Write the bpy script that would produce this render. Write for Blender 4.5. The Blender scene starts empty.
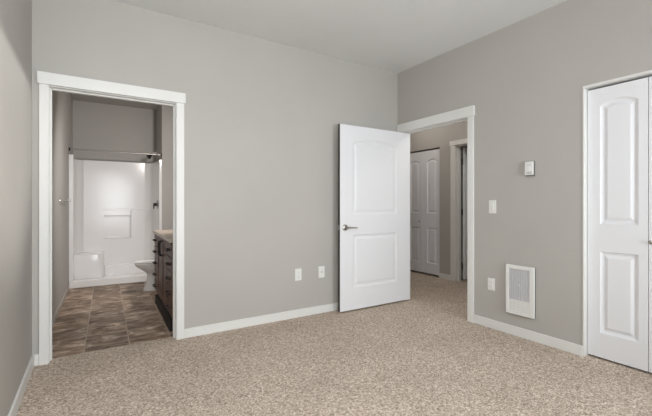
import bpy, bmesh, math
from mathutils import Vector, Matrix

# ------------------------------------------------------------------ camera, world, light
sc = bpy.context.scene
COL = sc.collection
CX, HY, F = 345.0, 204.5, 377.0            # principal point and focal length in pixels of the 652x416 frame
YAW = math.atan((CX - 93.0) / F)
EYE = 1.165
CEIL = 2.784
cam_d = bpy.data.cameras.new('camera')
cam_d.sensor_fit = 'HORIZONTAL'
cam_d.sensor_width = 36.0
cam_d.lens = 36.0 * F / 652.0
cam_d.shift_x = -(CX - 326.0) / 652.0
cam_d.shift_y = -(208.0 - HY) / 652.0
cam_d.clip_start = 0.02
cam = bpy.data.objects.new('camera', cam_d)
COL.objects.link(cam)
cam.location = (0, 0, EYE)
cam.rotation_euler = (math.pi / 2, 0, -YAW)
sc.camera = cam

w = bpy.data.worlds.new('daylight')
sc.world = w
w.use_nodes = True
w.node_tree.nodes['Background'].inputs[0].default_value = (0.80, 0.90, 1.0, 1)
w.node_tree.nodes['Background'].inputs[1].default_value = 0.5


def area(name, loc, rot, sx, sy, power, color, spread=180):
    l = bpy.data.lights.new(name, 'AREA')
    l.shape = 'RECTANGLE'
    l.size, l.size_y = sx, sy
    l.energy = power
    l.color = color
    l.spread = math.radians(spread)
    o = bpy.data.objects.new(name, l)
    COL.objects.link(o)
    o.location = loc
    o.rotation_euler = rot
    return o


R90 = math.pi / 2
# daylight entering through the bedroom window in the wall opposite the bathroom door
area('window_daylight', (0.25, -1.02, 1.30), (R90, 0, 0), 0.8, 1.55, 27, (0.93, 0.97, 1.0), 115)
area('window_daylight_east', (2.20, -1.02, 1.30), (R90, 0, 0), 0.8, 1.55, 30, (0.93, 0.97, 1.0), 115)


def globe(name, loc, radius, power, color):
    l = bpy.data.lights.new(name, 'POINT')
    l.shadow_soft_size = radius
    l.energy = power
    l.color = color
    o = bpy.data.objects.new(name, l)
    COL.objects.link(o)
    o.location = loc
    return o


def spot(name, loc, aim, power, color, cone, blend, radius):
    l = bpy.data.lights.new(name, 'SPOT')
    l.energy = power
    l.color = color
    l.spot_size = math.radians(cone)
    l.spot_blend = blend
    l.shadow_soft_size = radius
    o = bpy.data.objects.new(name, l)
    COL.objects.link(o)
    o.location = loc
    o.rotation_euler = (Vector(aim) - Vector(loc)).to_track_quat('-Z', 'Y').to_euler()
    return o


# shaded lamp over the vanity, hall ceiling lamp, and an unseen hall flash added to light the left wall through the doorway
spot('vanity_lamp_light', (0.98, 4.10, 2.12), (0.24, 7.0, 0.75), 104, (1.0, 0.95, 0.92), 108, 0.7, 0.05)
area('bathroom_fill_light', (0.40, 5.30, CEIL - 0.015), (0, 0, 0), 0.16, 0.16, 2.6, (1.0, 0.96, 0.92), 100)  # unseen fill added to brighten the tile floor and toilet
globe('hall_lamp_light', (3.95, 4.35, 2.50), 0.10, 7, (1.0, 0.90, 0.83))
globe('hall_entry_fill_light', (3.9, 2.60, 2.45), 0.12, 15, (1.0, 0.95, 0.90))  # unseen extra light added to brighten the open bedroom door
spot('hall_flash_light', (4.40, 2.75, 2.030), (-0.37, 2.74, 1.66), 480, (1.0, 0.97, 0.94), 25, 0.8, 0.015)
globe('bedroom_fill_light', (0.05, 0.60, 2.40), 0.14, 58, (0.97, 0.98, 1.0))  # unseen fill added to brighten the bedroom ceiling and left wall

sc.view_settings.view_transform = 'Standard'
sc.view_settings.look = 'None'
sc.view_settings.gamma = 1.0
sc.view_settings.use_curve_mapping = False
sc.view_settings.exposure = -0.05
sc.cycles.max_bounces = 12
sc.cycles.diffuse_bounces = 8
sc.cycles.use_denoising = True

# ------------------------------------------------------------------ materials


def srgb(r, g, b):
    f = lambda c: c / 12.92 if c <= 0.04045 else ((c + 0.055) / 1.055) ** 2.4
    return (f(r / 255), f(g / 255), f(b / 255), 1)


def new_mat(name, color, rough=0.5, metal=0.0, spec=0.5):
    m = bpy.data.materials.new(name)
    m.use_nodes = True
    b = m.node_tree.nodes['Principled BSDF']
    b.inputs['Base Color'].default_value = color
    b.inputs['Roughness'].default_value = rough
    b.inputs['Metallic'].default_value = metal
    b.inputs['Specular IOR Level'].default_value = spec
    return m, m.node_tree, b


def noise(nt, scale, detail=2, vec=None, rough=0.5):
    n = nt.nodes.new('ShaderNodeTexNoise')
    n.inputs['Scale'].default_value = scale
    n.inputs['Detail'].default_value = detail
    n.inputs['Roughness'].default_value = rough
    if vec:
        nt.links.new(vec, n.inputs['Vector'])
    return n


def objcoord(nt, scale=(1, 1, 1)):
    t = nt.nodes.new('ShaderNodeTexCoord')
    mp = nt.nodes.new('ShaderNodeMapping')
    mp.inputs['Scale'].default_value = scale
    nt.links.new(t.outputs['Object'], mp.inputs['Vector'])
    return mp.outputs['Vector']


def ramp(nt, fac, stops):
    r = nt.nodes.new('ShaderNodeValToRGB')
    els = r.color_ramp.elements
    while len(els) < len(stops):
        els.new(0.5)
    for e, (p, c) in zip(els, stops):
        e.position = p
        e.color = c
    nt.links.new(fac, r.inputs['Fac'])
    return r


def bump(nt, b, height, strength, dist):
    n = nt.nodes.new('ShaderNodeBump')
    n.inputs['Strength'].default_value = strength
    n.inputs['Distance'].default_value = dist
    nt.links.new(height, n.inputs['Height'])
    nt.links.new(n.outputs['Normal'], b.inputs['Normal'])


def paint(name, color, rough=0.6, strength=0.08, scale=220, spec=0.3):
    m, nt, b = new_mat(name, color, rough, 0, spec)
    v = objcoord(nt)
    n = noise(nt, scale, 2, v)
    bump(nt, b, n.outputs['Fac'], strength, 0.002)
    c2 = tuple(min(1, c * 1.025) for c in color[:3]) + (1,)
    c1 = tuple(c * 0.975 for c in color[:3]) + (1,)
    n2 = noise(nt, 1.3, 2, v)
    r = ramp(nt, n2.outputs['Fac'], [(0.3, c1), (0.7, c2)])
    nt.links.new(r.outputs['Color'], b.inputs['Base Color'])
    return m


M = {}
M['wall'] = paint('greige_wall_paint', srgb(181, 178, 173))
M['ceiling'] = paint('white_ceiling_paint', srgb(224, 225, 224), 0.8, 0.25, 120)
M['trim'] = paint('white_trim_paint', srgb(225, 225, 222), 0.38, 0.0, 60, 0.45)
M['base'] = paint('taupe_cove_base', srgb(182, 175, 167), 0.5)
M['plastic'] = new_mat('white_plastic', srgb(230, 230, 227), 0.35)[0]
M['slot'] = new_mat('grey_slot', srgb(150, 148, 144), 0.6)[0]
M['edge_shade'] = new_mat('painted_edge_shade', srgb(58, 55, 52), 0.6)[0]  # shade colour for the free edge of the bedroom door
M['grey_plastic'] = new_mat('grey_plastic', srgb(150, 150, 150), 0.4)[0]
M['fiberglass'] = new_mat('white_fiberglass', srgb(241, 240, 239), 0.17, 0, 0.45)[0]
M['porcelain'] = new_mat('white_porcelain', srgb(244, 244, 242), 0.1, 0, 0.5)[0]
M['counter'] = paint('beige_cultured_marble', srgb(188, 172, 157), 0.3, 0.0, 60, 0.5)
M['nickel'] = new_mat('brushed_nickel', srgb(170, 166, 160), 0.32, 1.0)[0]
M['chrome'] = new_mat('chrome', srgb(225, 225, 225), 0.12, 1.0)[0]
M['bronze'] = new_mat('dark_bronze', srgb(34, 29, 27), 0.5, 0.2)[0]
M['dark'] = new_mat('black_toe_kick', srgb(26, 22, 20), 0.7)[0]
M['grille'] = new_mat('pale_grey_grille', srgb(214, 214, 216), 0.5)[0]
M['side_shade'] = new_mat('painted_side_shade', srgb(96, 94, 90), 0.6)[0]  # dark grey that paints shade on the heater and thermostat sides
M['grille_back'] = new_mat('grey_heater_core', srgb(188, 188, 190), 0.7)[0]


def door_mat():
    m, nt, b = new_mat('white_door_paint', srgb(229, 230, 233), 0.42, 0, 0.4)
    v = objcoord(nt, (40, 40, 1.6))
    n = noise(nt, 5, 4, v)
    bump(nt, b, n.outputs['Fac'], 0.10, 0.002)
    return m


M['door'] = door_mat()


def carpet_mat():
    m, nt, b = new_mat('beige_frieze_carpet', srgb(190, 170, 152), 0.95, 0, 0.1)
    v = objcoord(nt)
    # slightly twisted yarn tufts, each with its own shade
    wob = noise(nt, 60, 2, v)
    ad = nt.nodes.new('ShaderNodeVectorMath')
    ad.operation = 'MULTIPLY_ADD'
    ad.inputs[1].default_value = (0.012, 0.012, 0.012)
    nt.links.new(wob.outputs['Color'], ad.inputs[0])
    nt.links.new(v, ad.inputs[2])
    vo = nt.nodes.new('ShaderNodeTexVoronoi')
    vo.inputs['Scale'].default_value = 135
    nt.links.new(ad.outputs['Vector'], vo.inputs['Vector'])
    sep = nt.nodes.new('ShaderNodeSeparateColor')
    nt.links.new(vo.outputs['Color'], sep.inputs['Color'])
    n1 = noise(nt, 38, 3, v, 0.65)
    mixv = nt.nodes.new('ShaderNodeMath')
    mixv.operation = 'MULTIPLY_ADD'
    mixv.inputs[1].default_value = 0.55
    nt.links.new(sep.outputs['Red'], mixv.inputs[0])
    sc2 = nt.nodes.new('ShaderNodeMath')
    sc2.operation = 'MULTIPLY'
    sc2.inputs[1].default_value = 0.45
    nt.links.new(n1.outputs['Fac'], sc2.inputs[0])
    nt.links.new(sc2.outputs[0], mixv.inputs[2])
    r = ramp(nt, mixv.outputs[0], [(0.14, srgb(124, 110, 98)), (0.36, srgb(178, 162, 147)), (0.62, srgb(207, 192, 177)), (0.82, srgb(240, 229, 217))])
    n2 = noise(nt, 2.6, 3, v)
    r2 = ramp(nt, n2.outputs['Fac'], [(0.3, (0.92, 0.92, 0.91, 1)), (0.7, (1.06, 1.06, 1.06, 1))])
    mx = nt.nodes.new('ShaderNodeMix')
    mx.data_type = 'RGBA'
    mx.blend_type = 'MULTIPLY'
    mx.inputs['Factor'].default_value = 1.0
    nt.links.new(r.outputs['Color'], mx.inputs['A'])
    nt.links.new(r2.outputs['Color'], mx.inputs['B'])
    nt.links.new(mx.outputs['Result'], b.inputs['Base Color'])
    bump(nt, b, mixv.outputs[0], 0.7, 0.008)
    return m


M['carpet'] = carpet_mat()


def tile_mat():
    m, nt, b = new_mat('brown_slate_tile', srgb(110, 92, 78), 0.5, 0, 0.25)
    v = objcoord(nt)
    mp = nt.nodes.new('ShaderNodeMapping')
    mp.inputs['Location'].default_value = (TILE_OX, TILE_OY, 0)
    nt.links.new(v, mp.inputs['Vector'])
    br = nt.nodes.new('ShaderNodeTexBrick')
    br.offset = 0.0
    br.squash = 1.0
    br.inputs['Scale'].default_value = 1.0
    br.inputs['Brick Width'].default_value = 0.3125
    br.inputs['Row Height'].default_value = 0.3125
    br.inputs['Mortar Size'].default_value = 0.004
    br.inputs['Mortar Smooth'].default_value = 0.1
    br.inputs['Color1'].default_value = (0, 0, 0, 1)
    br.inputs['Color2'].default_value = (1, 1, 1, 1)
    nt.links.new(mp.outputs['Vector'], br.inputs['Vector'])
    # streaked slate colours, shifted by a random value per tile
    ad = nt.nodes.new('ShaderNodeVectorMath')
    ad.operation = 'MULTIPLY_ADD'
    ad.inputs[1].default_value = (3.0, 3.0, 3.0)
    nt.links.new(br.outputs['Color'], ad.inputs[0])
    nt.links.new(v, ad.inputs[2])
    st = nt.nodes.new('ShaderNodeMapping')
    st.inputs['Scale'].default_value = (2.8, 4.2, 1)
    nt.links.new(ad.outputs['Vector'], st.inputs['Vector'])
    n = noise(nt, 2.2, 7, st.outputs['Vector'], 0.62)
    n.inputs['Distortion'].default_value = 0.7
    r = ramp(nt, n.outputs['Fac'], [(0.34, srgb(98, 79, 64)), (0.46, srgb(146, 125, 107)), (0.55, srgb(172, 152, 134)), (0.66, srgb(224, 210, 194))])
    tint = ramp(nt, br.outputs['Color'], [(0.0, (0.74, 0.71, 0.68, 1)), (1.0, (1.16, 1.12, 1.08, 1))])
    mt = nt.nodes.new('ShaderNodeMix')
    mt.data_type = 'RGBA'
    mt.blend_type = 'MULTIPLY'
    mt.inputs['Factor'].default_value = 1.0
    nt.links.new(r.outputs['Color'], mt.inputs['A'])
    nt.links.new(tint.outputs['Color'], mt.inputs['B'])
    mx = nt.nodes.new('ShaderNodeMix')
    mx.data_type = 'RGBA'
    nt.links.new(br.outputs['Fac'], mx.inputs['Factor'])
    nt.links.new(mt.outputs['Result'], mx.inputs['A'])
    mx.inputs['B'].default_value = srgb(182, 166, 150)
    nt.links.new(mx.outputs['Result'], b.inputs['Base Color'])
    bump(nt, b, n.outputs['Fac'], 0.15, 0.004)
    return m


TILE_OX, TILE_OY = 0.0, 0.0     # set below with the bathroom floor


def wood_mat():
    m, nt, b = new_mat('dark_cherry_wood', srgb(86, 58, 46), 0.42, 0, 0.4)
    v = objcoord(nt, (9, 9, 1.2))
    n = noise(nt, 4, 5, v, 0.6)
    r = ramp(nt, n.outputs['Fac'], [(0.3, srgb(66, 37, 27)), (0.55, srgb(94, 59, 43)), (0.75, srgb(118, 82, 64))])
    nt.links.new(r.outputs['Color'], b.inputs['Base Color'])
    bump(nt, b, n.outputs['Fac'], 0.06, 0.002)
    return m


M['wood'] = wood_mat()


def glass_mat():
    m = bpy.data.materials.new('window_glass')
    m.use_nodes = True
    nt = m.node_tree
    nt.nodes.remove(nt.nodes['Principled BSDF'])
    t = nt.nodes.new('ShaderNodeBsdfTransparent')
    g = nt.nodes.new('ShaderNodeBsdfGlossy')
    g.inputs['Roughness'].default_value = 0.02
    mx = nt.nodes.new('ShaderNodeMixShader')
    mx.inputs[0].default_value = 0.06
    nt.links.new(t.outputs[0], mx.inputs[1])
    nt.links.new(g.outputs[0], mx.inputs[2])
    nt.links.new(mx.outputs[0], nt.nodes['Material Output'].inputs[0])
    return m


M['glass'] = glass_mat()

# ------------------------------------------------------------------ mesh helpers


def box(bm, x0, x1, y0, y1, z0, z1, bev=0.0, seg=2):
    t = bmesh.new()
    bmesh.ops.create_cube(t, size=1.0)
    for v in t.verts:
        v.co = Vector(((x0 + x1) / 2 + v.co.x * (x1 - x0), (y0 + y1) / 2 + v.co.y * (y1 - y0), (z0 + z1) / 2 + v.co.z * (z1 - z0)))
    if bev:
        bmesh.ops.bevel(t, geom=t.edges[:], offset=bev, segments=seg, profile=0.5, affect='EDGES')
    join(bm, t)


def join(bm, t, mat=None):
    if mat:
        bmesh.ops.transform(t, matrix=mat, verts=t.verts[:])
    me = bpy.data.meshes.new('tmp')
    t.to_mesh(me)
    t.free()
    bm.from_mesh(me)
    bpy.data.meshes.remove(me)


def tube(bm, pts, r, seg=14, cap=True):
    """round bar along a polyline"""
    pts = [Vector(p) for p in pts]
    rings = []
    rs = r if isinstance(r, (list, tuple)) else [r] * len(pts)
    up = None
    for i, p in enumerate(pts):
        if i == 0:
            d = pts[1] - p
        elif i == len(pts) - 1:
            d = p - pts[i - 1]
        else:
            d = (pts[i + 1] - p).normalized() + (p - pts[i - 1]).normalized()
        d.normalize()
        if up is None:
            a = Vector((0, 0, 1)) if abs(d.z) < 0.9 else Vector((1, 0, 0))
        else:
            a = up
        u = d.cross(a).normalized()
        up = u.cross(d).normalized()
        rings.append([bm.verts.new(p + (u * math.cos(2 * math.pi * k / seg) + up * math.sin(2 * math.pi * k / seg)) * rs[i]) for k in range(seg)])
    for a, b in zip(rings, rings[1:]):
        for k in range(seg):
            bm.faces.new((a[k], a[(k + 1) % seg], b[(k + 1) % seg], b[k]))
    if cap:
        bm.faces.new(rings[0][::-1])
        bm.faces.new(rings[-1])


def loft(bm, rings, cap0=True, cap1=True):
    rv = [[bm.verts.new(p) for p in r] for r in rings]
    n = len(rv[0])
    for a, b in zip(rv, rv[1:]):
        for k in range(n):
            bm.faces.new((a[k], a[(k + 1) % n], b[(k + 1) % n], b[k]))
    if cap0:
        bm.faces.new(rv[0][::-1])
    if cap1:
        bm.faces.new(rv[-1])


def panel_outline(x0, x1, z0, z1, rise, i, n=14):
    """outline of a door panel inset by i; rise > 0 arches the top edge"""
    pts = [(x0 + i, z0 + i), (x1 - i, z0 + i)]
    if rise <= 0:
        return pts + [(x1 - i, z1 - i), (x0 + i, z1 - i)]
    wd = x1 - x0
    Rr = (wd * wd / 4 + rise * rise) / (2 * rise)
    cx, cz = (x0 + x1) / 2, z1 - Rr
    r = Rr - i
    for k in range(n + 1):
        x = (x1 - i) + (x0 - x1 + 2 * i) * k / n
        pts.append((x, cz + math.sqrt(r * r - (x - cx) ** 2)))
    return pts


def leaf_mesh(wd, ht, th, panels, prof):
    """moulded door leaf: x 0..wd, z 0..ht, y from -th/2 to th/2; panels recessed on both faces"""
    bm = bmesh.new()
    for side in (-1, 1):
        y0 = side * th / 2
        loops = []
        outer = [(0, 0), (wd, 0), (wd, ht), (0, ht)]
        ov = [bm.verts.new((x, y0, z)) for x, z in outer]
        edges = [bm.edges.new((ov[k], ov[(k + 1) % 4])) for k in range(4)]
        for (x0, x1, z0, z1, rise) in panels:
            prev = None
            for j, (ins, dep) in enumerate(prof):
                cur = [bm.verts.new((x, y0 - side * dep, z)) for x, z in panel_outline(x0, x1, z0, z1, rise, ins)]
                n = len(cur)
                if prev is None:
                    edges += [bm.edges.new((cur[k], cur[(k + 1) % n])) for k in range(n)]
                else:
                    for k in range(n):
                        bm.faces.new((prev[k], prev[(k + 1) % n], cur[(k + 1) % n], cur[k]))
                prev = cur
            bm.faces.new(prev)
        bmesh.ops.triangle_fill(bm, use_beauty=True, use_dissolve=False, edges=edges)
        loops.append(ov)
        if side == -1:
            first = ov
        else:
            for k in range(4):
                bm.faces.new((first[k], first[(k + 1) % 4], ov[(k + 1) % 4], ov[k]))
    bmesh.ops.recalc_face_normals(bm, faces=bm.faces[:])
    return bm


# ------------------------------------------------------------------ object helpers
BATH_A = math.radians(-1.4)       # the bathroom walls stand 1.4 degrees off the bedroom's
PIV = Vector((-0.28, 6.44, 0))
TB = Matrix.Translation(PIV) @ Matrix.Rotation(BATH_A, 4, 'Z') @ Matrix.Translation(-PIV)


def tag(o, label=None, cat=None, group=None, kind=None):
    if label:
        o['label'] = label
    if cat:
        o['category'] = cat
    if group:
        o['group'] = group
    if kind:
        o['kind'] = kind
    return o


def put(o, loc, bath):
    if bath:
        o.location = TB @ Vector(loc)
        o.rotation_euler = (0, 0, BATH_A)
    else:
        o.location = loc


def mesh_obj(name, bm, mat, org=(0, 0, 0), smooth=None):
    me = bpy.data.meshes.new(name)
    bmesh.ops.translate(bm, verts=bm.verts[:], vec=-Vector(org))
    bmesh.ops.recalc_face_normals(bm, faces=bm.faces[:])
    bm.to_mesh(me)
    bm.free()
    me.materials.append(M[mat] if isinstance(mat, str) else mat)
    if smooth is not None:
        for p in me.polygons:
            p.use_smooth = True
        me.set_sharp_from_angle(angle=math.radians(smooth))
    o = bpy.data.objects.new(name, me)
    COL.objects.link(o)
    return o


def solid(name, bm, mat, bath=False, kind=None, label=None, cat=None, smooth=None, org=None):
    """a top-level thing that is one mesh, its origin at the middle of its base"""
    if org is None:
        xs = [v.co.x for v in bm.verts]
        ys = [v.co.y for v in bm.verts]
        zs = [v.co.z for v in bm.verts]
        org = ((min(xs) + max(xs)) / 2, (min(ys) + max(ys)) / 2, min(zs))
    o = mesh_obj(name, bm, mat, org, smooth)
    put(o, org, bath)
    return tag(o, label, cat, None, kind)


ORG = {}


def thing(name, loc, label, cat, bath=False, kind=None, group=None):
    o = bpy.data.objects.new(name, None)
    o.empty_display_size = 0.1
    COL.objects.link(o)
    put(o, loc, bath)
    ORG[o.name] = Vector(loc)
    return tag(o, label, cat, group, kind)


def part(name, bm, mat, root, smooth=None, label=None):
    """child of root (a part or, under a part, a sub-part); coordinates as for the whole"""
    org = ORG[root.name]
    o = mesh_obj(name, bm, mat, org, smooth)
    o.parent = root
    ORG[o.name] = org
    if label:
        o['label'] = label
    return o


def boxes(*bs, bev=0.0):
    bm = bmesh.new()
    for b in bs:
        box(bm, *b, bev=bev)
    return bm


# ------------------------------------------------------------------ the shell
XL, XR, YB, YR, CZ = -0.366, 3.127, 3.513, -0.95, 2.784
TH = 0.12
XB = XR + TH                      # hall side of the right wall
YB2 = YB + TH                     # bathroom side of the back wall
XH = 4.57                         # far wall of the hall
DH = 2.035                        # door opening height

# carpet: bedroom, closet, hall and the room past it
solid('floor', boxes((XL - TH, 6.6, YR - TH, 3.605, -0.10, 0.0), (1.45, 6.6, 3.605, 6.6, -0.10, 0.0)), 'carpet', kind='structure',
      label='beige speckled carpet of the bedroom and hall', cat='floor', org=(0, 0, 0))
TILE_OX, TILE_OY = -0.01, 0.02
M['tile'] = tile_mat()
solid('floor_bathroom', boxes((-0.45, 1.36, 3.62, 7.35, -0.10, -0.001)), 'tile', bath=True, kind='structure',
      label='brown slate-look tile floor of the bathroom', cat='floor', org=(0, 0, 0))
solid('ceiling', boxes((XL - TH, 6.6, YR - TH, YB + 0.06, CZ, CZ + 0.1), (1.45, 6.6, YB + 0.06, 7.6, CZ, CZ + 0.1)), 'ceiling', kind='structure', label='flat white ceiling', cat='ceiling')

solid('ceiling_bathroom', boxes((XL - TH, 1.45, YB + 0.06, 7.6, CZ, CZ + 0.1)), 'wall', kind='structure', label='bathroom ceiling in the same greige as the walls', cat='ceiling')  # wall material, darker than the main ceiling

# left wall and rear wall with the window
solid('wall_left', boxes((XL - TH, XL, YR - TH, YB2, 0, CZ)), 'wall', kind='structure', label='greige wall at the left edge', cat='wall')
WX0, WX1, WZ0, WZ1 = -0.22, 2.66, 0.50, 2.10
solid('wall_rear', boxes((XL, WX0, YR - TH, YR, 0, CZ), (WX1, XR, YR - TH, YR, 0, CZ), (WX0, WX1, YR - TH, YR, 0, WZ0), (WX0, WX1, YR - TH, YR, WZ1, CZ)),
      'wall', kind='structure', label='greige wall with the window, behind the camera', cat='wall')
wroot = thing('window_1', ((WX0 + WX1) / 2, YR - 0.06, WZ0), 'white framed window behind the camera', 'window', kind='structure')
f = 0.05
part('window_frame', boxes((WX0, WX0 + f, YR - 0.09, YR - 0.03, WZ0, WZ1), (WX1 - f, WX1, YR - 0.09, YR - 0.03, WZ0, WZ1),
     (WX0 + f, WX1 - f, YR - 0.09, YR - 0.03, WZ0, WZ0 + f), (WX0 + f, WX1 - f, YR - 0.09, YR - 0.03, WZ1 - f, WZ1),
     ((WX0 + WX1) / 2 - 0.025, (WX0 + WX1) / 2 + 0.025, YR - 0.09, YR - 0.03, WZ0 + f, WZ1 - f)), 'trim', wroot)
part('pane', boxes((WX0 + f, (WX0 + WX1) / 2 - 0.025, YR - 0.062, YR - 0.058, WZ0 + f, WZ1 - f), ((WX0 + WX1) / 2 + 0.025, WX1 - f, YR - 0.062, YR - 0.058, WZ0 + f, WZ1 - f)), 'glass', wroot)

# back wall with the bathroom doorway
OX0, OX1 = -0.266, 0.592          # clear opening between the jambs
J = 0.02
solid('wall_back', boxes((XL, OX0 - J, YB, YB2, 0, CZ), (OX1 + J, XB, YB, YB2, 0, CZ), (OX0 - J, OX1 + J, YB, YB2, DH + J, CZ)),
      'wall', kind='structure', label='greige wall with the bathroom doorway', cat='wall')

# right wall with the hall doorway and the closet opening
HY0, HY1 = 2.458, 3.412
KY0, KY1, KZ = 0.590, 1.386, 2.066
solid('wall_right', boxes((XR, XB, YR - TH, KY0, 0, CZ), (XR, XB, KY1, HY0 - J, 0, CZ), (XR, XB, HY1 + J, YB, 0, CZ),
      (XR, XB, KY0, KY1, KZ, CZ), (XR, XB, HY0 - J, HY1 + J, DH + J, CZ)), 'wall', kind='structure',
      label='greige wall with the hall doorway and closet', cat='wall')

# closet behind the bifold door
solid('wall_closet', boxes((3.85, 3.95, 0.0, 1.75, 0, CZ), (XB, 3.85, 0.0, 0.1, 0, CZ), (XB, 3.85, 1.65, 1.75, 0, CZ)), 'wall', kind='structure',
      label='inside of the bedroom closet', cat='wall')

# hall walls
CY0, CY1, CZH = 4.137, 4.919, 2.075           # hall closet opening
DY0, DY1 = 2.97, 3.815                        # doorway across the hall (between the jambs)
solid('wall_hall', boxes((XH, XH + TH, 1.85, DY0 - J, 0, CZ), (XH, XH + TH, DY1 + J, CY0, 0, CZ), (XH, XH + TH, CY1, 6.5, 0, CZ),
      (XH, XH + TH, DY0 - J, DY1 + J, DH + J + 0.02, CZ), (XH, XH + TH, CY0, CY1, CZH, CZ)), 'wall', kind='structure',
      label='greige hall wall with a closet and a doorway', cat='wall')
solid('wall_hall_end', boxes((XB, XH, 6.4, 6.5, 0, CZ), (XB, XH, 1.85, 1.95, 0, CZ), (XB - TH, XB, YB2, 6.4, 0, CZ)), 'wall', kind='structure',
      label='walls closing the hall', cat='wall')
solid('wall_closet_hall', boxes((5.25, 5.35, 4.0, 5.1, 0, CZ), (XH + TH, 5.25, 4.0, 4.08, 0, CZ), (XH + TH, 5.25, 5.02, 5.1, 0, CZ)), 'wall', kind='structure',
      label='inside of the hall closet', cat='wall')
solid('wall_far_room', boxes((6.4, 6.5, 2.0, 3.99, 0, CZ), (XH + TH, 6.4, 1.95, 2.05, 0, CZ), (XH + TH, 6.4, 3.895, 3.99, 0, CZ)), 'wall', kind='structure',
      label='walls of the room across the hall', cat='wall')

# bathroom walls (local, slightly turned frame)
BXL, BXR, BYS, BYB = -0.28, 1.19, 6.44, 7.20
AXR = 0.885
solid('wall_bathroom_left', boxes((BXL - 0.1, BXL, 3.66, BYB + 0.1, 0, CZ)), 'wall', bath=True, kind='structure', label='left wall of the bathroom', cat='wall')
solid('wall_bathroom_back', boxes((BXL, BXR + 0.1, BYB, BYB + 0.1, 0, CZ)), 'wall', bath=True, kind='structure', label='wall above the shower', cat='wall')
solid('wall_bathroom_right', boxes((BXR, BXR + 0.1, 3.70, BYB, 0, CZ)), 'wall', bath=True, kind='structure', label='right wall of the bathroom', cat='wall')
solid('wall_bathroom_wing', boxes((AXR, BXR, BYS, BYB, 0, CZ)), 'wall', bath=True, kind='structure', label='short wing wall right of the shower', cat='wall')
solid('baseboard_bathroom', boxes((BXL, BXL + 0.010, 3.68, BYS - 0.020, 0, 0.06), bev=0.002), 'base', bath=True, kind='structure',
      label='thin taupe base along the bathroom wall', cat='baseboard')

# ------------------------------------------------------------------ baseboards
BH, BT = 0.082, 0.014


def baseb(name, b, label):
    bm = boxes(b, bev=0.003)
    return solid(name, bm, 'trim', kind='structure', label=label, cat='baseboard')


baseb('baseboard_left', (XL, XL + BT, YR, YB, 0, BH), 'white baseboard along the left wall')
baseb('baseboard_back_corner', (XL + BT, -0.326, YB - BT, YB, 0, BH), 'short white baseboard between left wall and bathroom casing')
baseb('baseboard_back', (0.660, XR, YB - BT, YB, 0, BH), 'white baseboard along the back wall')
baseb('baseboard_right', (XR - BT, XR, KY1 + 0.004, 2.384, 0, BH), 'white baseboard between the hall doorway and the closet')
baseb('baseboard_right_rear', (XR - BT, XR, YR, KY0 - 0.03, 0, BH), 'white baseboard past the closet')
baseb('baseboard_hall', (XH - BT, XH, DY1 + 0.092, CY0 - 0.002, 0, BH), 'short white baseboard beside the hall closet')
baseb('baseboard_hall_end', (XH - BT, XH, CY1 + 0.005, 6.4, 0, BH), 'white baseboard past the hall closet')

# ------------------------------------------------------------------ door casings


def casing(name, axis, wallpos, sgn, a0, a1, zt, thick, label, leg=0.072, head=0.088, over=0.010, rev=0.006, a_clip=None, leg0=None):
    """flat craftsman casing round an opening a0..a1; axis 'x' = wall faces -y, axis 'y' = wall faces -x"""
    leg0 = leg0 or leg
    org = (((a0 + a1) / 2, wallpos, 0) if axis == 'x' else (wallpos, (a0 + a1) / 2, 0))
    r = thing(name, org, label, 'door casing', kind='structure')

    def bb(u0, u1, d0, d1, z0, z1, bev=0.002):
        bm = bmesh.new()
        if axis == 'x':
            box(bm, u0, u1, wallpos - d1, wallpos - d0, z0, z1, bev)
        else:
            box(bm, wallpos - d1, wallpos - d0, u0, u1, z0, z1, bev)
        return bm
    part('side_casing', bb(a0 - rev - leg0, a0 - rev, 0, 0.018, 0, zt + rev), 'trim', r)
    part('side_casing', bb(a1 + rev, a1 + rev + leg, 0, 0.018, 0, zt + rev), 'trim', r)
    h1 = a1 + rev + leg + over
    if a_clip:
        h1 = min(h1, a_clip)
    part('head_casing', bb(a0 - rev - leg0 - over, h1, 0, 0.026, zt + rev, zt + rev + head), 'trim', r)
    bm = bmesh.new()
    for (u0, u1, z0, z1) in ((a0 - J, a0, 0, zt), (a1, a1 + J, 0, zt), (a0 - J, a1 + J, zt, zt + J)):
        if axis == 'x':
            box(bm, u0, u1, wallpos + 0.0005, wallpos + thick, z0, z1, 0.001)
        else:
            box(bm, wallpos + 0.0005, wallpos + thick, u0, u1, z0, z1, 0.001)
    part('jamb', bm, 'trim', r)
    # door stop
    bm = bmesh.new()
    d0, d1, s = 0.045, 0.08, 0.011
    for (u0, u1, z0, z1) in ((a0, a0 + s, 0, zt - s), (a1 - s, a1, 0, zt - s), (a0, a1, zt - s, zt)):
        if axis == 'x':
            box(bm, u0, u1, wallpos + d0, wallpos + d1, z0, z1, 0.001)
        else:
            box(bm, wallpos + d0, wallpos + d1, u0, u1, z0, z1, 0.001)
    part('door_stop', bm, 'trim', r)
    return r


c1 = casing('trim_1', 'x', YB, -1, OX0, OX1, DH, TH, 'white casing around the bathroom doorway', leg=0.061, leg0=0.053)
casing('trim_2', 'y', XR, -1, HY0, HY1, DH, TH, 'white casing around the hall doorway beside the open door', leg=0.068, head=0.10, a_clip=YB)
casing('trim_3', 'y', XH, -1, DY0, DY1, DH + 0.02, TH, 'white casing around the doorway across the hall', leg=0.085, head=0.07)
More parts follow.
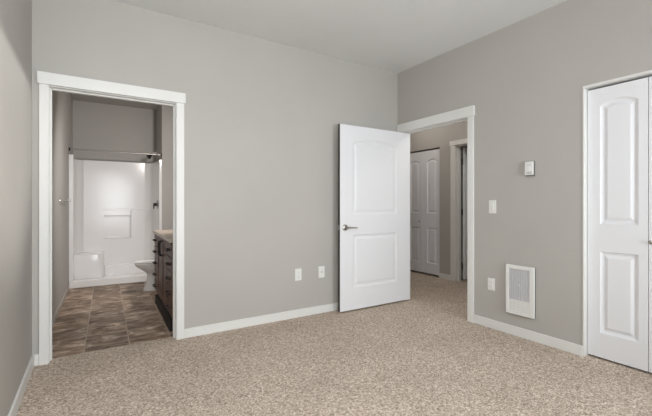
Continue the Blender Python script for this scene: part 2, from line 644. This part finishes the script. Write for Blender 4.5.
# thin square liner round the bedroom closet opening
kb = boxes((XR - 0.006, XB, KY1 - 0.006, KY1 + 0.005, 0, KZ + 0.005), (XR - 0.006, XB, KY0 - 0.005, KY0 + 0.006, 0, KZ + 0.005),
           (XR - 0.006, XB, KY0 + 0.006, KY1 - 0.006, KZ - 0.012, KZ + 0.005), bev=0.0015)
solid('trim_4', kb, 'trim', kind='structure', label='thin white liner around the bedroom closet opening', cat='door casing')

# ------------------------------------------------------------------ doors
PROF = [(0.0, 0.0), (0.006, 0.005), (0.020, 0.0075), (0.030, 0.0075), (0.052, 0.002), (0.058, 0.0015)]


def orient(bm, m):
    bmesh.ops.transform(bm, matrix=m, verts=bm.verts[:])
    return bm


# bedroom door, standing open in front of the back wall. Its face towards the camera is at y = 3.33
LX0, LX1, LYF, LT = 2.190, 3.194, 3.370, 0.036
LZ0, LZ1 = 0.017, 2.027
LW = LX1 - LX0
d1 = thing('door_1', (LX1, LYF + LT / 2, 0), 'open white two-panel arch-top bedroom door with lever handle', 'door', kind='structure')
lp = [(0.165, LW - 0.205, 0.240, 0.818, 0), (0.165, LW - 0.205, 1.038, 1.868, 0.045)]
leafbm = orient(leaf_mesh(LW, LZ1 - LZ0, LT, lp, [(i, dd * 1.1) for i, dd in PROF]), Matrix.Translation((LX0, LYF + LT / 2, LZ0)))
leaf1 = part('leaf', leafbm, 'door', d1)
hx, hz = LX0 + 0.064, 0.918
hb = bmesh.new()
for s in (-1, 1):
    yf = LYF if s < 0 else LYF + LT
    tube(hb, [(hx, yf, hz), (hx, yf + s * 0.007, hz), (hx, yf + s * 0.011, hz)], [0.033, 0.033, 0.027], 24)
    tube(hb, [(hx, yf + s * 0.010, hz), (hx, yf + s * 0.050, hz)], 0.011, 14)
    tube(hb, [(hx - 0.012, yf + s * 0.050, hz), (hx + 0.03, yf + s * 0.052, hz), (hx + 0.075, yf + s * 0.051, hz - 0.003), (hx + 0.128, yf + s * 0.046, hz - 0.004)], [0.011, 0.010, 0.008, 0.007], 14)
part('door_handle', hb, 'nickel', d1, 40, 'brushed nickel lever handle')
part('latch_edge_shade', boxes((LX0 - 0.003, LX0 + 0.001, LYF + 0.004, LYF + LT - 0.001, LZ0, LZ1)), 'edge_shade', d1, None, 'painted shade along the latch-side edge of the door')  # thin dark strip paints the shade on the door's free edge
part('latch_plate', boxes((LX0 - 0.004, LX0 - 0.002, LYF + 0.007, LYF + LT - 0.007, hz - 0.028, hz + 0.028)), 'nickel', d1)
for z in (0.25, 1.05, 1.80):
    b = bmesh.new()
    tube(b, [(LX1 + 0.004, LYF + LT + 0.006, z - 0.045), (LX1 + 0.004, LYF + LT + 0.006, z + 0.045)], 0.006, 10)
    part('hinge', b, 'nickel', d1, 40)


def bifold(name, xf, y_start, lw, z0, z1, th, lower, upper, knob_z, label, gap=0.004):
    """two hinged narrow leaves in a wall facing -x; first leaf starts at y_start and runs in direction d along y"""
    d = -1 if name == 'door_2' else 1
    r = thing(name, (xf + th / 2, y_start + d * lw, 0), label, 'closet door', kind='structure')
    for k in range(2):
        ya = y_start + d * k * (lw + gap)
        bm = leaf_mesh(lw, z1 - z0, th, [lower, upper], [(i * 0.9, dd * 1.9) for i, dd in PROF])
        # local x -> world along d*y ; local -y face -> world -x
        if d < 0:
            m = Matrix(((0, 1, 0, xf + th / 2), (-1, 0, 0, ya), (0, 0, 1, z0), (0, 0, 0, 1)))
        else:
            m = Matrix(((0, 1, 0, xf + th / 2), (1, 0, 0, ya), (0, 0, 1, z0), (0, 0, 0, 1)))
        part('leaf', orient(bm, m), 'door', r)
    yk = y_start + d * (lw + gap + (0.018 if d < 0 else 0.055))
    b = bmesh.new()
    tube(b, [(xf, yk, knob_z), (xf - 0.010, yk, knob_z), (xf - 0.018, yk, knob_z), (xf - 0.026, yk, knob_z), (xf - 0.030, yk, knob_z)],
         [0.008, 0.007, 0.014, 0.014, 0.008], 18)
    part('knob', b, 'nickel', r, 40, 'small nickel knob')
    return r


# bedroom closet
bifold('door_2', 3.170, 1.376, 0.380, 0.016, 2.040, 0.034, (0.085, 0.325, 0.185, 0.797, 0), (0.085, 0.325, 1.003, 1.926, 0.038), 0.908,
       'white two-panel bifold closet door at the right edge')
# hall closet
bifold('door_3', XH + 0.025, CY0 + 0.004, 0.385, 0.030, 2.052, 0.034, (0.075, 0.288, 0.170, 0.755, 0), (0.075, 0.288, 0.990, 1.885, 0.045), 0.885,
       'white arch-panel bifold closet door across the hall')
# door into the far room, swung fully open so only a sliver shows
d4 = thing('door_4', (XH + TH + 0.03, 3.785, 0), 'white door swung open in the doorway across the hall', 'door', kind='structure')
bm = orient(leaf_mesh(0.80, 2.02, 0.035, [(0.13, 0.67, 0.24, 0.85, 0), (0.13, 0.67, 1.05, 1.84, 0.055)], PROF), Matrix.Translation((XH + TH + 0.028, 3.7875, 0.02)))
part('leaf', bm, 'door', d4)
for z in (0.22, 1.05, 1.82):
    b = bmesh.new()
    tube(b, [(XH + TH + 0.012, 3.800, z - 0.05), (XH + TH + 0.012, 3.800, z + 0.05)], 0.008, 10)
    part('hinge', b, 'bronze', d4, 40, 'dark hinge')

# ------------------------------------------------------------------ wall plates


def plate(name, axis, pos, u, z, label, cat, kindp, wd=0.074, ht=0.122, group=None):
    org = (u, pos, z - ht / 2) if axis == 'x' else (pos, u, z - ht / 2)
    r = thing(name, org, label, cat, group=group)

    def bb(u0, u1, d0, d1, z0, z1, bev=0.0):
        bm = bmesh.new()
        if axis == 'x':
            box(bm, u + u0, u + u1, pos - d1, pos - d0, z + z0, z + z1, bev)
        else:
            box(bm, pos - d1, pos - d0, u + u0, u + u1, z + z0, z + z1, bev)
        return bm
    part('cover_plate', bb(-wd / 2, wd / 2, 0, 0.006, -ht / 2, ht / 2, 0.002), 'plastic', r)
    if kindp in ('duplex', 'decora'):
        for s_ in (-1, 1):
            hh = 0.014 if kindp == 'duplex' else 0.0185
            zz = s_ * 0.0195
            so = part('socket', bb(-0.017, 0.017, 0.0055, 0.009, zz - hh, zz + hh, 0.001), 'plastic', r)
            bm = bmesh.new()
            for du in (-0.0065, 0.0065):
                join(bm, bb(du - 0.0012, du + 0.0012, 0.008, 0.0093, zz - 0.002, zz + 0.007))
            join(bm, bb(-0.0025, 0.0025, 0.008, 0.0093, zz - 0.010, zz - 0.006))
            part('slots', bm, 'slot', so)
    elif kindp == 'rocker':
        part('rocker', bb(-0.0165, 0.0165, 0.0055, 0.0105, -0.033, 0.033, 0.002), 'plastic', r)
    elif kindp == 'jack':
        bm = bmesh.new()
        if axis == 'x':
            tube(bm, [(u, pos - 0.006, z), (u, pos - 0.013, z)], 0.006, 12)
        part('jack', bm, 'nickel', r, 40, 'small metal jack')
    return r


plate('wall_outlet', 'x', YB, 1.765, 0.440, 'white outlet low on the back wall, the one farther from the open door', 'outlet', 'decora', 0.074, 0.122)
plate('cable_jack', 'x', YB, 2.043, 0.440, 'white wall plate with a small centre jack, next to the open door', 'wall plate', 'jack', 0.074, 0.122)
plate('light_switch', 'y', XR, 2.178, 1.143, 'white light switch at mid height beside the hall doorway', 'light switch', 'rocker', 0.076, 0.124)
plate('wall_outlet', 'y', XR, 2.190, 0.413, 'white outlet low on the wall between hall doorway and heater', 'outlet', 'decora', 0.075, 0.116)

# thermostat
t = thing('thermostat', (XR, 1.805, 1.41), 'small white square thermostat high on the wall above the heater', 'thermostat')
part('back_plate', boxes((XR - 0.018, XR, 1.768, 1.848, 1.411, 1.535), bev=0.002), 'side_shade', t)  # dark colour paints the shade on the thermostat's side
part('body', boxes((XR - 0.034, XR - 0.018, 1.768, 1.842, 1.416, 1.532), bev=0.004), 'plastic', t)
part('vent_slots', boxes(*[(XR - 0.0345, XR - 0.0335, 1.778, 1.832, z, z + 0.003) for z in (1.425, 1.433, 1.441)]), 'grey_plastic', t)
part('display_window', boxes((XR - 0.0350, XR - 0.0335, 1.785, 1.826, 1.492, 1.514)), 'grille', t)
b = bmesh.new()
tube(b, [(XR - 0.033, 1.805, 1.467), (XR - 0.041, 1.805, 1.467)], 0.014, 20)
part('dial', b, 'plastic', t, 40)

# wall heater
HYA, HYB, HZA, HZB = 1.760, 2.024, 0.196, 0.630
h = thing('wall_heater', (XR, 1.90, HZA), 'white rectangular wall heater with grey grille low on the wall', 'wall heater')
part('back_box', boxes((XR - 0.014, XR, HYA + 0.002, HYB + 0.001, HZA - 0.002, HZB - 0.002)), 'side_shade', h)  # dark colour paints the shade round the heater's side and bottom
fw, fd = 0.042, 0.030
GZ = HZA + 0.125
bm = boxes((XR - fd, XR - 0.014, HYA, HYA + fw, HZA, HZB), (XR - fd, XR - 0.014, HYB - fw + 0.012, HYB, HZA, HZB), (XR - fd, XR - 0.014, HYA + fw, HYB - fw + 0.012, HZB - 0.034, HZB),
           (XR - fd, XR - 0.014, HYA + fw, HYB - fw + 0.012, HZA, HZA + 0.03), bev=0.003)
part('frame', bm, 'plastic', h)
part('core', boxes((XR - 0.0155, XR - 0.0142, HYA + fw, HYB - fw + 0.012, HZA + 0.03, HZB - 0.034)), 'grille_back', h)
gb = bmesh.new()
ya, yb = HYA + fw, HYB - fw + 0.012
n = 26
for k in range(n):
    z = GZ + (HZB - 0.036 - GZ) * (k + 0.5) / n
    box(gb, XR - 0.024, XR - 0.018, ya, yb, z - 0.0033, z + 0.0033)
for k in range(9):
    y = ya + (yb - ya) * (k + 0.5) / 9
    box(gb, XR - 0.026, XR - 0.022, y - 0.0018, y + 0.0018, GZ, HZB - 0.034)
part('grille', gb, 'grille', h, None, 'pale grey grille')
lb = bmesh.new()
box(lb, XR - 0.022, XR - 0.014, ya, yb, HZA + 0.028, GZ)
for k in range(5):
    z = HZA + 0.036 + k * 0.018
    box(lb, XR - 0.027, XR - 0.020, ya + 0.004, yb - 0.004, z, z + 0.011, 0.001)
part('lower_louvers', lb, 'plastic', h)
b = bmesh.new()
tube(b, [(XR - 0.022, 1.90, 0.455), (XR - 0.036, 1.90, 0.455)], 0.009, 16)
part('control_knob', b, 'grille', h, 40)

# ------------------------------------------------------------------ bathroom: shower
s = thing('shower_surround', (0.3, 6.8, 0), 'white moulded fiberglass shower stall with corner seat and back niche', 'shower', bath=True)
FZ = 1.857
part('left_flange', boxes((BXL + 0.001, -0.226, BYS - 0.018, BYS + 0.03, 0.10, FZ), bev=0.008), 'fiberglass', s)
part('right_flange', boxes((0.846, AXR - 0.001, BYS - 0.018, BYS + 0.03, 0.10, FZ), bev=0.008), 'fiberglass', s)


def prism(pts, z0, z1, bev=0.0):
    bm = bmesh.new()
    lo = [bm.verts.new((x, y, z0)) for x, y in pts]
    hi = [bm.verts.new((x, y, z1)) for x, y in pts]
    n = len(pts)
    for k in range(n):
        bm.faces.new((lo[k], lo[(k + 1) % n], hi[(k + 1) % n], hi[k]))
    bm.faces.new(lo[::-1])
    bm.faces.new(hi)
    if bev:
        bmesh.ops.recalc_face_normals(bm, faces=bm.faces[:])
        bmesh.ops.bevel(bm, geom=bm.edges[:], offset=bev, segments=3, profile=0.5, affect='EDGES')
    return bm


PY = 7.125                        # face of the back panel
part('left_panel', prism([(BXL + 0.002, BYS), (-0.250, BYS), (-0.240, 6.98), (-0.232, 7.04), (-0.205, 7.09), (-0.14, PY + 0.003), (-0.14, BYB - 0.002), (BXL + 0.002, BYB - 0.002)], 0.10, FZ - 0.004), 'fiberglass', s, 60)
part('right_panel', prism([(AXR - 0.002, BYS), (AXR - 0.002, BYB - 0.002), (0.70, BYB - 0.002), (0.70, PY + 0.003), (0.775, 7.09), (0.805, 7.04), (0.815, 6.98), (0.860, BYS)], 0.10, FZ - 0.004), 'fiberglass', s, 60)
NX0, NX1, NZ0, NZ1 = 0.13, 0.49, 0.64, 0.985
bm = boxes((-0.14, NX0, PY, BYB - 0.002, 0.10, FZ), (NX1, 0.70, PY, BYB - 0.002, 0.10, FZ), (NX0, NX1, PY, BYB - 0.002, 0.10, NZ0), (NX0, NX1, PY, BYB - 0.002, NZ1, FZ), (NX0, NX1, PY + 0.045, BYB - 0.002, NZ0, NZ1))
box(bm, NX0 - 0.01, 0.74, PY - 0.012, PY + 0.002, 1.075, 1.10, 0.005)
box(bm, NX0 + 0.004, NX1 + 0.03, PY - 0.030, PY + 0.01, NZ1 + 0.0, NZ1 + 0.022, 0.006)
box(bm, NX0 - 0.003, NX1 + 0.003, PY - 0.02, PY + 0.01, NZ0 - 0.018, NZ0, 0.006)
part('back_panel', bm, 'fiberglass', s)
bm = bmesh.new()
bx, by = NX1 + 0.018, PY - 0.035
tube(bm, [(bx, PY + 0.004, NZ0 - 0.01), (bx, by, NZ0 + 0.015), (bx, by, 1.05), (bx, PY + 0.004, 1.075)], 0.011, 14)
part('grab_bar', bm, 'fiberglass', s, 50)
part('seat', prism([(-0.252, PY + 0.01), (-0.248, 6.82), (0.06, 6.82), (0.11, 6.845), (0.13, 6.90), (0.13, PY + 0.01)], 0.05, 0.425, 0.018), 'fiberglass', s, 40)
pb = bmesh.new()
box(pb, BXL + 0.002, AXR - 0.002, BYS - 0.012, BYS + 0.085, 0.0, 0.105, 0.012)
box(pb, BXL + 0.002, AXR - 0.002, BYS + 0.05, BYB - 0.004, 0.0, 0.055)
box(pb, 0.13, 0.75, PY - 0.10, PY + 0.02, 0.04, 0.20, 0.02)
part('pan', pb, 'fiberglass', s)

# shower valve and shower head on the right panel, curtain rod above
v = thing('shower_valve', (0.83, 6.66, 1.10), 'dark lever shower valve on the right side of the stall', 'shower valve', bath=True)
xw = 0.846
b = bmesh.new()
tube(b, [(xw, 6.66, 1.165), (xw - 0.008, 6.66, 1.165), (xw - 0.014, 6.66, 1.165)], [0.075, 0.073, 0.05], 26)
part('escutcheon', b, 'nickel', v, 40)
b = bmesh.new()
tube(b, [(xw - 0.012, 6.66, 1.165), (xw - 0.06, 6.66, 1.165)], 0.024, 16)
tube(b, [(xw - 0.05, 6.66, 1.17), (xw - 0.055, 6.62, 1.135), (xw - 0.06, 6.58, 1.10)], [0.011, 0.010, 0.008], 12)
part('lever', b, 'bronze', v, 40, 'dark lever')
v = thing('shower_nozzle', (AXR, 6.80, 1.96), 'dark shower head on its arm under the curtain rod', 'shower head', bath=True)
b = bmesh.new()
tube(b, [(AXR, 6.80, 2.00), (AXR - 0.006, 6.80, 2.00)], 0.028, 18)
tube(b, [(AXR - 0.004, 6.80, 2.00), (AXR - 0.06, 6.80, 2.00), (AXR - 0.11, 6.80, 1.965)], 0.010, 12)
part('arm', b, 'nickel', v, 40)
b = bmesh.new()
tube(b, [(AXR - 0.10, 6.80, 1.972), (AXR - 0.125, 6.80, 1.950), (AXR - 0.155, 6.80, 1.925), (AXR - 0.162, 6.80, 1.919)], [0.012, 0.018, 0.040, 0.040], 20)
part('head', b, 'bronze', v, 40)

r = thing('shower_curtain_rod', (0.3, BYS + 0.03, 1.93), 'thin metal shower curtain rod spanning the stall opening', 'curtain rod', bath=True)
b = bmesh.new()
tube(b, [(BXL + 0.004, BYS + 0.02, 1.932), (AXR - 0.002, BYS + 0.02, 1.932)], 0.010, 16)
part('rod', b, 'nickel', r, 40)
for xa, xb in ((BXL, BXL + 0.018), (AXR, AXR - 0.018)):
    b = bmesh.new()
    tube(b, [(xa, BYS + 0.02, 1.932), (xb, BYS + 0.02, 1.932)], [0.030, 0.017], 20)
    part('end_flange', b, 'bronze', r, 40, 'dark end flange')

# towel bar on the left bathroom wall
tb = thing('towel_bar', (BXL, 5.54, 1.19), 'short shiny towel bar on the bathroom left wall', 'towel bar', bath=True)
for y in (5.28, 5.80):
    b = bmesh.new()
    tube(b, [(BXL, y, 1.213), (BXL + 0.008, y, 1.213), (BXL + 0.012, y, 1.213), (BXL + 0.068, y, 1.213)], [0.024, 0.022, 0.010, 0.012], 16)
    part('post', b, 'chrome', tb, 40)
b = bmesh.new()
tube(b, [(BXL + 0.064, 5.26, 1.213), (BXL + 0.064, 5.82, 1.213)], 0.009, 14)
part('bar', b, 'chrome', tb, 40)

# ------------------------------------------------------------------ toilet (faces the left wall)
TY = 5.80
tl = thing('toilet', (0.85, TY, 0), 'white toilet between the vanity and the shower', 'toilet', bath=True)


def oval(cx, a, bb_, z, n=32, sq=2.2):
    out = []
    for k in range(n):
        th = 2 * math.pi * k / n
        c_, s_ = math.cos(th), math.sin(th)
        out.append((cx + 0.012 + a * math.copysign(abs(c_) ** (2 / sq), c_), TY + bb_ * math.copysign(abs(s_) ** (2 / sq), s_), z * 0.915))
    return out


bm = bmesh.new()
loft(bm, [oval(0.83, 0.262, 0.122, 0.0), oval(0.83, 0.258, 0.118, 0.02), oval(0.835, 0.235, 0.102, 0.10), oval(0.845, 0.222, 0.096, 0.20),
          oval(0.83, 0.220, 0.105, 0.255), oval(0.79, 0.235, 0.150, 0.305), oval(0.745, 0.255, 0.178, 0.355), oval(0.728, 0.262, 0.184, 0.392)])
box(bm, 0.90, 1.185, TY - 0.10, TY + 0.10, 0.17, 0.355, 0.02)
part('bowl', bm, 'porcelain', tl, 50)
bm = bmesh.new()
loft(bm, [oval(0.727, 0.262, 0.186, 0.396), oval(0.727, 0.266, 0.190, 0.402), oval(0.727, 0.262, 0.186, 0.414)])
part('seat', bm, 'porcelain', tl, 50)
bm = bmesh.new()
loft(bm, [oval(0.727, 0.264, 0.188, 0.418), oval(0.727, 0.266, 0.190, 0.424), oval(0.735, 0.235, 0.165, 0.440)])
part('lid', bm, 'porcelain', tl, 50)
bm = bmesh.new()
box(bm, 0.99, 1.182, TY - 0.21, TY + 0.21, 0.355, 0.69, 0.025, 3)
part('tank', bm, 'porcelain', tl, 50)
bm = bmesh.new()
box(bm, 0.98, 1.186, TY - 0.22, TY + 0.22, 0.692, 0.725, 0.010, 3)
part('tank_lid', bm, 'porcelain', tl, 50)
bm = bmesh.new()
tube(bm, [(0.99, TY + 0.15, 0.63), (0.972, TY + 0.15, 0.63), (0.968, TY + 0.10, 0.625)], [0.010, 0.008, 0.006], 12)
part('flush_lever', bm, 'chrome', tl, 40)

# ------------------------------------------------------------------ vanity
VX, VY0, VY1, VZ = 0.668, 3.78, 5.28, 0.812
va = thing('vanity_cabinet', ((VX + BXR) / 2, (VY0 + VY1) / 2, 0), 'dark brown wood bathroom vanity cabinet with drawers and doors', 'vanity', bath=True)
part('carcass', boxes((VX + 0.018, BXR - 0.002, VY0, VY1, 0.10, 0.66), (VX + 0.018, VX + 0.05, VY0, VY1, 0.66, VZ), (VX + 0.05, BXR - 0.002, VY0, VY0 + 0.02, 0.66, VZ), (VX + 0.05, BXR - 0.002, VY1 - 0.02, VY1, 0.66, VZ)), 'wood', va)
part('toe_kick', boxes((VX - 0.018, BXR - 0.01, VY0 + 0.01, VY1 - 0.28, 0.0, 0.097), (VX + 0.07, BXR - 0.01, VY1 - 0.28, VY1 - 0.01, 0.0, 0.097)), 'dark', va)


def pull(root, pts, r_=0.008):
    b_ = bmesh.new()
    tube(b_, pts, r_, 10)
    part('pull', b_, 'bronze', root, 50, 'dark bar pull')


def arc(y, z, sgn):
    """bowed vertical door pull"""
    pts = []
    for k in range(11):
        th = math.pi * (k / 10 - 0.5)
        pts.append((VX - 0.022 - 0.004 * math.cos(th), y + sgn * 0.035 * math.cos(th), z + 0.075 * math.sin(th)))
    return [(VX, y, z - 0.075)] + pts + [(VX, y, z + 0.075)]


SY0, SY1 = 4.14, 4.92
zs = [0.115 + 0.1375 * k for k in range(6)]
for (y0, y1) in ((VY0 + 0.005, SY0 - 0.004), (SY1 + 0.004, VY1 - 0.005)):
    for k in range(5):
        dz0, dz1 = zs[k] + 0.005, zs[k + 1] - 0.006
        bm = boxes((VX, VX + 0.018, y0, y1, dz0, dz1), bev=0.003)
        dr = part('drawer', bm, 'wood', va)
        yc, zc = (y0 + y1) / 2, (dz0 + dz1) / 2
        pull(dr, [(VX, yc - 0.06, zc), (VX - 0.028, yc - 0.058, zc), (VX - 0.028, yc + 0.058, zc), (VX, yc + 0.06, zc)])
mid = (SY0 + SY1) / 2
for (y0, y1, sg) in ((SY0, mid - 0.002, -1), (mid + 0.002, SY1, 1)):
    bm = orient(leaf_mesh(y1 - y0, zs[5] - zs[0], 0.018, [(0.06, y1 - y0 - 0.06, 0.07, zs[5] - zs[0] - 0.07, 0)], [(0, 0), (0.004, 0.005), (0.012, 0.006)]),
                Matrix(((0, 1, 0, VX + 0.009), (1, 0, 0, y0), (0, 0, 1, zs[0]), (0, 0, 0, 1))))
    dr = part('door', bm, 'wood', va)
    pull(dr, arc(mid + sg * 0.035, 0.690, sg), 0.007)

# one-piece top with an oval basin
ct = thing('bathroom_countertop', ((VX + BXR) / 2, (VY0 + VY1) / 2, VZ), 'beige vanity countertop with an integral oval basin', 'countertop', bath=True)
bm = bmesh.new()
cx0, cx1, cy0, cy1 = VX - 0.018, BXR - 0.002, VY0 - 0.005, VY1 + 0.012
zt = VZ + 0.032
bcx, bcy, ba, bb2 = 0.90, mid, 0.165, 0.215
N = 40
ov = [bm.verts.new(p) for p in ((cx0, cy0, zt), (cx1, cy0, zt), (cx1, cy1, zt), (cx0, cy1, zt))]
ed = [bm.edges.new((ov[k], ov[(k + 1) % 4])) for k in range(4)]
prev = None
for (sc_, dz) in ((1.0, 0.0), (0.97, -0.008), (0.88, -0.06), (0.65, -0.11), (0.25, -0.128)):
    cur = [bm.verts.new((bcx + ba * sc_ * math.cos(2 * math.pi * k / N), bcy + bb2 * sc_ * math.sin(2 * math.pi * k / N), zt + dz)) for k in range(N)]
    if prev is None:
        ed += [bm.edges.new((cur[k], cur[(k + 1) % N])) for k in range(N)]
    else:
        for k in range(N):
            bm.faces.new((prev[k], prev[(k + 1) % N], cur[(k + 1) % N], cur[k]))
    prev = cur
bm.faces.new(prev)
bmesh.ops.triangle_fill(bm, use_beauty=True, edges=ed)
lo = [bm.verts.new((v_.co.x, v_.co.y, VZ + 0.001)) for v_ in ov]
for k in range(4):
    bm.faces.new((ov[k], ov[(k + 1) % 4], lo[(k + 1) % 4], lo[k]))
part('counter', bm, 'counter', ct)
part('backsplash', boxes((BXR - 0.022, BXR - 0.002, cy0, cy1, zt, zt + 0.10), bev=0.003), 'counter', ct)
